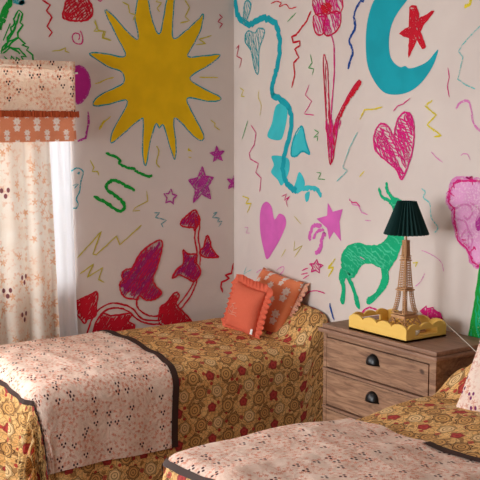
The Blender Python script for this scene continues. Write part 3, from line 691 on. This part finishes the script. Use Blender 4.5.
def pel(zlo, zhi, yo, x1=PX1, seed=1):
    def fn(s, tt):
        # front run and a return back to the wall
        L = (x1 - PX0); tot = L + .10; d = s * tot; z = zhi + (zlo - zhi) * tt
        if d < L: x = PX0 + d; y = -.12 - yo
        else: x = x1; y = -.12 - yo + (d - L) * 1.0
        wv = .004 * noise.noise(Vector((d * 7, z * 3, seed))) + .003 * math.sin(d * 30 + seed) * tt
        return Vector((x, y - wv if d < L else y, z + .004 * math.sin(d * 3))), (d * 1.0, z)
    return fn
grid_obj('panel', pel(1.735, 1.952, 0), 160, 12, PELM, t)
grid_obj('heading_band', pel(1.944, 1.986, .004), 160, 4, PELM, t)
grid_obj('orange_border', pel(1.618, 1.722, .001), 160, 8, DAISYT, t, 'orange border printed with white blooms')
grid_obj('hem_band', pel(1.590, 1.622, .004), 160, 3, DAISYT, t, 'darker orange folded hem')
bm = bmesh.new()
for k in range(260):
    x = -2.6 + k * (2.6 + PX1 + .012) / 260; hh = random.uniform(.011, .017)
    bar(bm, (x + random.uniform(-.003, .003), -.128 - random.uniform(0, .004), 1.728 - hh), (x + random.uniform(-.003, .003), -.128, 1.728 + hh), .010, .010)
box(bm, PX0, PX1 + .008, -.130, -.120, 1.717, 1.739)
obj('fringe_trim', bm, RUST, t, 'rust fringe trim')
bm = bmesh.new(); box(bm, PX0, PX1 - .004, -.118, -.004, 1.958, 1.976); obj('pelmet_board', bm, WHITE, t)
bm = bmesh.new(); box(bm, PX1 - .02, PX1 + .018, -.115, -.100, 1.930, 1.938); obj('rail_end', bm, WHITE, t, 'white rail end')

# ------------------------------------------------------------------ chest of drawers
def wood_mat(name, c1, c2, knot=True):
    g = G(name, .55, .35); v = g.coord('Object'); sv = g.scale(v, 14, 3.2, 26)
    gr = g.noise(sv, 1.6, 5, .6, 1.2); col = g.mix(gr.step(.25, .75), c1, c2)
    fine = g.noise(g.scale(v, 40, 9, 190), 1, 3); col = g.mix(fine.step(.5, .75) * .35, col, srgb(70, 46, 34))
    if knot:
        vo = g.voronoi(g.warp(g.scale(v, 1, 1, 1.3), 6, .06), 6.2, 'F1', 1, '3D'); kd = N(g, vo.outputs['Distance'])
        col = g.mix(kd.step(.14, .04) * .85, col, srgb(52, 32, 26))
    g.color(col); g.bump(gr, .12, .004); return g.mat
WOOD = wood_mat('weathered_oak', srgb(116, 82, 62), srgb(176, 136, 106)); WOODT = wood_mat('weathered_oak_top', srgb(128, 94, 74), srgb(158, 120, 96), False)
g = G('black_iron', .35, .6); g.b.inputs['Metallic'].default_value = .4; g.color(srgb(18, 18, 20)); IRON = g.mat
g = G('drawer_gap_dark'); g.color(srgb(40, 26, 20)); GAP = g.mat
ch = thing('chest_of_drawers', 'weathered brown wooden chest of drawers standing between the two beds', 'chest of drawers', (-.18, -1.6, 0))
CX, CY0, CY1 = -.345, -1.93, -1.226
bm = bmesh.new()
for y0, y1 in ((CY0, CY0 + .036), (CY1 - .022, CY1)): box(bm, CX, -.02, y0, y1, .10, .722)          # side boards
box(bm, -.035, -.02, CY0 + .036, CY1 - .022, .10, .722)                                              # back
for z0, z1 in ((.702, .722), (.10, .185)): box(bm, CX + .004, -.035, CY0 + .036, CY1 - .022, z0, z1)
obj('carcass', bm, WOOD, ch)
for zc in (.551, .372):
    bm = bmesh.new(); box(bm, CX - .010, -.04, CY0 + .037, CY1 - .004, zc - .006, zc + .006); obj('rail', bm, WOODT, ch, bevel=.002)
bm = bmesh.new(); box(bm, CX - .02, -.02, CY0 - .012, CY1 + .012, .0, .10); obj('plinth', bm, WOODT, ch, bevel=.004)
bm = bmesh.new(); box(bm, CX - .022, -.006, CY0 - .022, CY1 + .018, .722, .742); obj('top_moulding', bm, WOODT, ch, bevel=.007)
bm = bmesh.new(); box(bm, CX - .012, -.006, CY0 - .012, CY1 - .002, .7425, .762); obj('top_board', bm, WOODT, ch, bevel=.005)
def cup(bm, c, w, h, d):
    """bin pull: a quarter dome open at the bottom with a flat back flange"""
    nu, nv = 14, 7; rows = []
    for inner in (1.0, .88):
        rows.append([[bm.verts.new((c[0] - d * inner * math.sin(v_ / nv * PI / 2 * 1.0) * math.sin(u_ / nu * PI) ** .8, c[1] + w / 2 * inner * math.cos(u_ / nu * PI), c[2] - h * .45 + h * inner * math.sin(u_ / nu * PI) ** .75 * math.cos(v_ / nv * PI / 2))) for u_ in range(nu + 1)] for v_ in range(nv + 1)])
    for g_ in rows:
        for v_ in range(nv):
            for u_ in range(nu): bm.faces.new((g_[v_][u_], g_[v_][u_ + 1], g_[v_ + 1][u_ + 1], g_[v_ + 1][u_]))
    for u_ in range(nu): bm.faces.new((rows[0][nv][u_], rows[0][nv][u_ + 1], rows[1][nv][u_ + 1], rows[1][nv][u_]))
    box(bm, c[0] - .002, c[0] + .001, c[1] - w * .56, c[1] + w * .56, c[2] - h * .5, c[2] - h * .38)
for z0, z1, hz in ((.562, .698, .664), (.383, .540, .498), (.196, .360, .318)):
    bm = bmesh.new(); box(bm, CX - .002, -.06, CY0 + .041, CY1 - .026, z0, z1); dr = obj('drawer', bm, WOOD, ch, bevel=.002)
    bm = bmesh.new(); cup(bm, (CX - .0035, -1.565, hz - .008), .074, .046, .026); obj('handle', bm, IRON, dr, 'black cup handle', True)

# ------------------------------------------------------------------ scalloped tray
g = G('yellow_lacquer', .5, .35); v = g.coord('Object'); g.color(g.mix(g.noise(g.scale(v, 3, 3, 30), 2, 3), srgb(232, 184, 84), srgb(240, 200, 104))); YLAC = g.mat
TX0, TX1, TY0, TY1, TZ = -.338, -.098, -1.752, -1.392, .7625
ty = thing('scalloped_tray', 'yellow scallop-edged wooden tray on the chest of drawers', 'tray', ((TX0 + TX1) / 2, (TY0 + TY1) / 2, TZ))
def scallop(L, n, h0, h1):
    """outline (along, up) with n rounded bumps"""
    P = [(0, 0), (L, 0)]; m_ = n * 12
    for k in range(m_ + 1):
        q = 1 - k / m_; P.append((L * q, h0 + (h1 - h0) * abs(math.sin(q * n * PI)) ** .6))
    return P
bm = bmesh.new(); box(bm, TX0, TX1, TY0, TY1, TZ, TZ + .009); obj('tray_base', bm, YLAC, ty)
for x in (TX0, TX1 - .011):
    bm = bmesh.new(); prism(bm, scallop(TY1 - TY0, 4, .054, .072), lambda p, tt: (x + tt, TY0 + p[0], TZ + p[1]), 0, .011); obj('long_side', bm, YLAC, ty)
def slotted(bm, y):
    """short side with a hand slot: four boards around the opening, scalloped above"""
    L = TX1 - TX0 - .0222; X0 = TX0 + .0111; s0, s1, u0, u1 = L * .20, L * .80, .022, .047
    place = lambda p, tt: (X0 + p[0], y + tt, TZ + p[1])
    full = scallop(L, 3, .055, .073)
    outer = [p for p in full]
    # bottom board, then left / right / top pieces that meet edge to edge
    prism(bm, [(0, 0), (L, 0), (L, u0), (0, u0)], place, 0, .011)
    prism(bm, [(0, u0), (s0, u0), (s0, u1), (0, u1)], place, 0, .011); prism(bm, [(s1, u0), (L, u0), (L, u1), (s1, u1)], place, 0, .011)
    prism(bm, [(0, u1), (L, u1)] + full[2:], place, 0, .011)
for y in (TY0, TY1 - .011):
    bm = bmesh.new(); slotted(bm, y); obj('handle_side', bm, YLAC, ty)
g = G('white_china', .25, .5); g.color(srgb(240, 236, 224)); CHINA = g.mat
bm = bmesh.new(); lathe(bm, [(.0, .0), (.020, .0), (.034, .018), (.036, .026), (.033, .026), (.030, .017), (.0, .006)], (-.262, -1.705, TZ + .0095)); o = obj('guessed_dish', bm, CHINA, None, None, True); tag(o, 'guessed small white dish inside the yellow tray', 'dish')  # dish shape is a guess, added for an unidentified white patch inside the tray

# ------------------------------------------------------------------ tower lamp
g = G('plywood_laser_cut', .65, .25); v = g.coord('Object'); g.color(g.mix(g.noise(g.scale(v, 8, 8, 60), 4, 3), srgb(184, 136, 94), srgb(206, 160, 116))); PLY = g.mat
LX, LY, LZ = -.205, -1.607, TZ + .0092
lamp = thing('table_lamp', 'lattice tower table lamp with dark green pleated shade standing in tray', 'lamp', (LX, LY, LZ))
def at_l(x, y, z): return (LX + x, LY + y, LZ + z)
def faces4(fn):
    for k in range(4):
        c, s_ = math.cos(k * PI / 2), math.sin(k * PI / 2)
        fn(lambda a, d, z: at_l(d * c - a * s_, d * s_ + a * c, z))
def lat(bm, w0, w1, z0, z1, n, wd, cross=True, posts=True, rung=True, mid=True):
    """one storey: on each face two raking edges, rungs and crossed slats"""
    def f(P):
        W = lambda z: w0 + (w1 - w0) * (z - z0) / (z1 - z0)
        if posts: bar(bm, P(W(z0), W(z0), z0), P(W(z1), W(z1), z1), wd * 1.7)
        for k in range(n):
            a, b = z0 + (z1 - z0) * k / n, z0 + (z1 - z0) * (k + 1) / n
            for q in (-.42, .42) if mid else ():
                bar(bm, P(q * W(a), W(a), a), P(q * W(b), W(b), b), wd, wd * .7)
            if rung: bar(bm, P(-W(b), W(b), b), P(W(b), W(b), b), wd, wd)
            if cross:
                bar(bm, P(-W(a), W(a), a), P(W(b), W(b), b), wd * .8, wd * .7); bar(bm, P(W(a), W(a), a), P(-W(b), W(b), b), wd * .8, wd * .7)
    faces4(f)
bm = bmesh.new()
# flared lattice foot: diamond lattice
def foot(P):
    z0, z1 = .0, .066; W = lambda z: .066 + (.037 - .066) * (z / .066)
    bar(bm, P(W(z0), W(z0), z0), P(W(z1), W(z1), z1), .006)
    bar(bm, P(-W(.004), W(.004), .004), P(W(.004), W(.004), .004), .008, .006); bar(bm, P(-W(z1), W(z1), z1), P(W(z1), W(z1), z1), .006, .006)
    for za, zb in ((.004, .036), (.036, .066)):
        for k in range(2):
            u0, u1 = -1 + k, k
            bar(bm, P(u0 * W(za), W(za), za), P(u1 * W(zb), W(zb), zb), .0036, .003); bar(bm, P(u1 * W(za), W(za), za), P(u0 * W(zb), W(zb), zb), .0036, .003)
faces4(foot); obj('lattice_foot', bm, PLY, lamp)
def plate(nm, w, z, h):
    b = bmesh.new(); box(b, LX - w, LX + w, LY - w, LY + w, LZ + z, LZ + z + h); obj(nm, b, PLY, lamp, bevel=.001)
plate('lower_platform', .043, .0695, .007); plate('lower_gallery', .038, .080, .004)
for sx in (-1, 1):
    for sy in (-1, 1):
        b = bmesh.new()
        prof = [(.034, .0845), (.028, .105), (.0235, .13), (.020, .16), (.0185, .182)]
        for (o0, z0), (o1, z1) in zip(prof, prof[1:]):
            h0 = .0075 - z0 * .01; h1 = .0075 - z1 * .01
            for i, j in ((1, 1), (-1, 1), (1, -1), (-1, -1)):
                bar(b, at_l(sx * o0 + i * h0, sy * o0 + j * h0, z0), at_l(sx * o1 + i * h1, sy * o1 + j * h1, z1), .0034)
            for k in range(3):
                q = (k + .5) / 3; oo = o0 + (o1 - o0) * q; z_ = z0 + (z1 - z0) * q; h_ = h0
                for i in (-1, 1):
                    bar(b, at_l(sx * oo - h_, sy * oo + i * h_, z_), at_l(sx * oo + h_, sy * oo + i * h_, z_), .003)
                    bar(b, at_l(sx * oo + i * h_, sy * oo - h_, z_), at_l(sx * oo + i * h_, sy * oo + h_, z_), .003)
        obj('leg', b, PLY, lamp)
b = bmesh.new(); tube(b, [at_l(0, 0, .012), at_l(0, 0, .30), at_l(0, 0, .47)], .0042); 
g = G('brass_rod', .35); g.b.inputs['Metallic'].default_value = .8; g.color(srgb(150, 110, 74)); BRASS = g.mat
obj('rod', b, BRASS, lamp, 'thin metal rod')
plate('middle_platform', .030, .183, .006); plate('middle_gallery', .026, .192, .004)
b = bmesh.new(); lat(b, .0215, .0135, .196, .312, 11, .0030, False); obj('upper_lattice', b, PLY, lamp)
plate('upper_platform', .0195, .313, .005); plate('upper_gallery', .0165, .321, .008); plate('upper_cap', .0185, .332, .004)
b = bmesh.new(); lat(b, .0115, .0095, .336, .398, 7, .0036, False); obj('lantern_column', b, PLY, lamp)
plate('column_core', .0075, .336, .062); plate('column_cap', .0125, .398, .005)
# pleated shade
g = G('green_pleated_fabric', .7, .3); g.color(srgb(16, 56, 54)); SHADE = g.mat
b = bmesh.new(); NP = 29; rings = []
for r, z in ((.0385, .573), (.0395, .569), (.0905, .432), (.0890, .429)):
    rings.append([b.verts.new(at_l((r + (.0072 * (r / .09) + .001) * (1 if k % 2 else -1)) * math.cos(k * PI / NP), (r + (.0072 * (r / .09) + .001) * (1 if k % 2 else -1)) * math.sin(k * PI / NP), z)) for k in range(2 * NP)])
for A, B in zip(rings, rings[1:]):
    for k in range(2 * NP): b.faces.new((A[k], A[(k + 1) % (2 * NP)], B[(k + 1) % (2 * NP)], B[k]))
sh = obj('lamp_shade', b, SHADE, lamp, 'dark green pleated shade'); md = sh.modifiers.new('thickness', 'SOLIDIFY'); md.thickness = .0012
b = bmesh.new()
for k in range(3):
    a = k * 2 * PI / 3 + .3; bar(b, at_l(0, 0, .560), at_l(.038 * math.cos(a), .038 * math.sin(a), .566), .002)
obj('shade_spider', b, BRASS, sh)
b = bmesh.new(); lathe(b, [(.004, .42), (.012, .425), (.012, .455), (.022, .475), (.024, .50), (.014, .522), (0.0005, .528)], (LX, LY, LZ), 16); obj('light_bulb', b, CHINA, lamp, None, True)
g = G('pale_cord', .4); g.color(srgb(200, 192, 180)); CORD = g.mat
b = bmesh.new()
cp = [at_l(.03, -.02, .004), (-.125, -1.66, TZ + .02), (-.104, -1.715, TZ + .066), (-.102, -1.76, TZ + .052), (-.19, -1.95, .782), (-.25, -2.07, .765), (-.20, -2.12, .735)]
tube(b, catmull([Vector(p) for p in cp], 8), .0016, 6); obj('power_cord', b, CORD, lamp, 'thin pale power cord')

# ------------------------------------------------------------------ cushions
def cushion_pt(W, H, T, s, t, side, puff=.5):
    """s,t in -1..1; pillow profile with pinched corners"""
    e = (1 - abs(s) ** 2.6) * (1 - abs(t) ** 2.6)
    th = T / 2 * max(0, e) ** puff
    pin = 1 - .06 * (1 - abs(t) ** 2) * abs(s) ** 6
    pin2 = 1 - .06 * (1 - abs(s) ** 2) * abs(t) ** 6
    return s * W / 2 * pin, t * H / 2 * pin2, side * th
def cushion(name, W, H, T, mat, M, parent=None, n=26, seed=0, label=None):
    me = bpy.data.meshes.new(name); V = []; U = []; F = []
    for side in (1, -1):
        base = len(V)
        for i in range(n + 1):
            for j in range(n + 1):
                s, t_ = -1 + 2 * i / n, -1 + 2 * j / n; x, y, z = cushion_pt(W, H, T, s, t_, side)
                z += side * .004 * noise.noise(Vector((x * 14, y * 14, seed + side))) * (1 - abs(s) ** 4) * (1 - abs(t_) ** 4)
                V.append(M @ Vector((x, y, z))); U.append((x, y))
        for i in range(n):
            for j in range(n):
                q = [base + i * (n + 1) + j, base + (i + 1) * (n + 1) + j, base + (i + 1) * (n + 1) + j + 1, base + i * (n + 1) + j + 1]
                F.append(q if side > 0 else q[::-1])
    me.from_pydata([tuple(v_) for v_ in V], [], F); ul = me.uv_layers.new(name='UVMap')
    for l in me.loops: ul.data[l.index].uv = U[l.vertex_index]
    bm = bmesh.new(); bm.from_mesh(me); bmesh.ops.remove_doubles(bm, verts=bm.verts[:], dist=.0004); bm.to_mesh(me); bm.free()
    return link_mesh(name, me, mat, parent, label, True)
def frame(loc, normal, up_hint=(0, 0, 1), roll=0):
    n_ = Vector(normal).normalized(); x = Vector(up_hint).cross(n_).normalized(); y = n_.cross(x)
    M = Matrix((x, y, n_)).transposed().to_4x4()
    return Matrix.Translation(loc) @ M @ Matrix.Rotation(roll, 4, 'Z')
def ruffle(name, W, H, wid, mat, M, parent, waves, amp, sides=(0, 1, 2, 3), z=0, seed=0, label=None):
    """gathered frill round the edge: the outer edge waves in and out of the cushion plane"""
    cor = [(-W / 2, -H / 2), (W / 2, -H / 2), (W / 2, H / 2), (-W / 2, H / 2)]
    P = []; n = 60
    for k in sides:
        a, b = Vector(cor[k]), Vector(cor[(k + 1) % 4]); nrm = Vector(((b - a).y, -(b - a).x)).normalized()
        for i in range(n):
            u = i / n; c = 0
            # turn the outward direction round the corners
            d = nrm.copy(); L = (b - a).length
            prevn = Vector(((a - Vector(cor[k - 1])).y, -(a - Vector(cor[k - 1])).x)).normalized(); nb = Vector((cor[(k + 2) % 4])) - b; nextn = Vector((nb.y, -nb.x)).normalized()
            if u < .1: d = (nrm * (.5 + u * 5) + prevn * (.5 - u * 5)).normalized()
            if u > .9: d = (nrm * (.5 + (1 - u) * 5) + nextn * (.5 - (1 - u) * 5)).normalized()
            pin = .03 * (1 - (2 * u - 1) ** 2) * .5
            P.append((a.lerp(b, u) - nrm * pin * (H if k % 2 == 0 else W), d))
    me = bpy.data.meshes.new(name); V = []; U = []; F = []; m_ = 5; N_ = len(P); closed = len(sides) == 4
    for i, (p, d) in enumerate(P):
        ph = i / N_ * waves * 2 * PI; w_ = wid * (1 + .14 * noise.noise(Vector((i * .09, seed, 0))))
        for j in range(m_ + 1):
            q = j / m_; zz = z + amp * q * (math.sin(ph) + .5 * noise.noise(Vector((i * .12, seed, 2))))
            pt = p + d * (w_ * q - .008) + Vector((-d.y, d.x)) * amp * .5 * q * math.cos(ph)
            V.append(M @ Vector((pt.x, pt.y, zz))); U.append((i * .012, q * wid))
    for i in range(N_ if closed else N_ - 1):
        for j in range(m_):
            a = i * (m_ + 1) + j; b = ((i + 1) % N_) * (m_ + 1) + j; F.append((a, b, b + 1, a + 1))
    me.from_pydata([tuple(v_) for v_ in V], [], F); ul = me.uv_layers.new(name='UVMap')
    for l in me.loops: ul.data[l.index].uv = U[l.vertex_index]
    return link_mesh(name, me, mat, parent, label, True)

M2 = frame((-.105, -.495, .722), (-.89, -.06, .45), roll=-.12)
c2 = thing('patterned_cushion', 'orange cushion printed with white blooms leaning against wall behind coral cushion', 'cushion', (-.16, -.5, .62))
cushion('cushion_body', .36, .34, .12, DAISY, M2, c2, seed=4)
FRILL = blossom_mat('blossom_frill', srgb(226, 170, 140), srgb(232, 184, 156), srgb(190, 90, 66), srgb(90, 40, 40), .7)
ruffle('side_frill', .36, .34, .035, FRILL, M2, c2, 12, .008, (1, 3)[:1], -.012, 3, 'blossom-print gathered edge')
M1 = frame((-.292, -.530, .714), (-.95, -.16, .20), roll=-.17)
c1 = thing('frilled_cushion', 'plain coral linen cushion with gathered frill at head of bed', 'cushion', (-.28, -.5, .58))
cushion('cushion_body', .225, .25, .11, CORAL, M1, c1, seed=1)
ruffle('frill', .217, .240, .050, CORAL, M1, c1, 34, .010, seed=6)
b = bmesh.new()
for pts in ([(-.05, -.025), (-.02, -.035), (.01, -.03), (.03, -.035)], [(-.045, -.015), (-.015, -.022), (.025, -.018)], [(-.01, -.03), (-.005, .0), (-.02, .018), (.0, .03)], [(-.035, -.005), (-.02, .01), (-.03, .02)], [(.0, .0), (.02, .008)]):
    q = []
    for x, y in catmull([Vector((x - .03, y - .01, 0)) for x, y in pts], 5) and [(v_.x, v_.y) for v_ in catmull([Vector((x - .03, y - .01, 0)) for x, y in pts], 5)]:
        _, _, z = cushion_pt(.225, .25, .11, x / .1125, y / .125, 1); q.append(M1 @ Vector((x, y, z + .0025)))
    tube(b, q, .0022, 5)
obj('embroidery', b, THREAD, c1, 'pale stitched motif')
b = bmesh.new(); v0 = [M1 @ Vector(p) for p in ((.094, -.080, .024), (.106, -.080, .020), (.108, -.108, .020), (.096, -.108, .024))]
vv = [b.verts.new(p) for p in v0] + [b.verts.new(p + (M1.to_3x3() @ Vector((0, 0, .002)))) for p in v0]
for f in ((0, 1, 2, 3), (7, 6, 5, 4), (0, 4, 5, 1), (1, 5, 6, 2), (2, 6, 7, 3), (3, 7, 4, 0)): b.faces.new([vv[i] for i in f])
obj('care_tag', b, WHITE, c1, 'small white tag')
M3 = frame((-.378, -2.415, .755), (-.80, -.10, .60), roll=.06)
c3 = thing('blossom_pillow', 'pale blossom-print pillow propped on the foreground bed at the right edge', 'pillow', (-.35, -2.36, .66))
cushion('pillow_body', .52, .36, .13, PILB, M3, c3, seed=9)
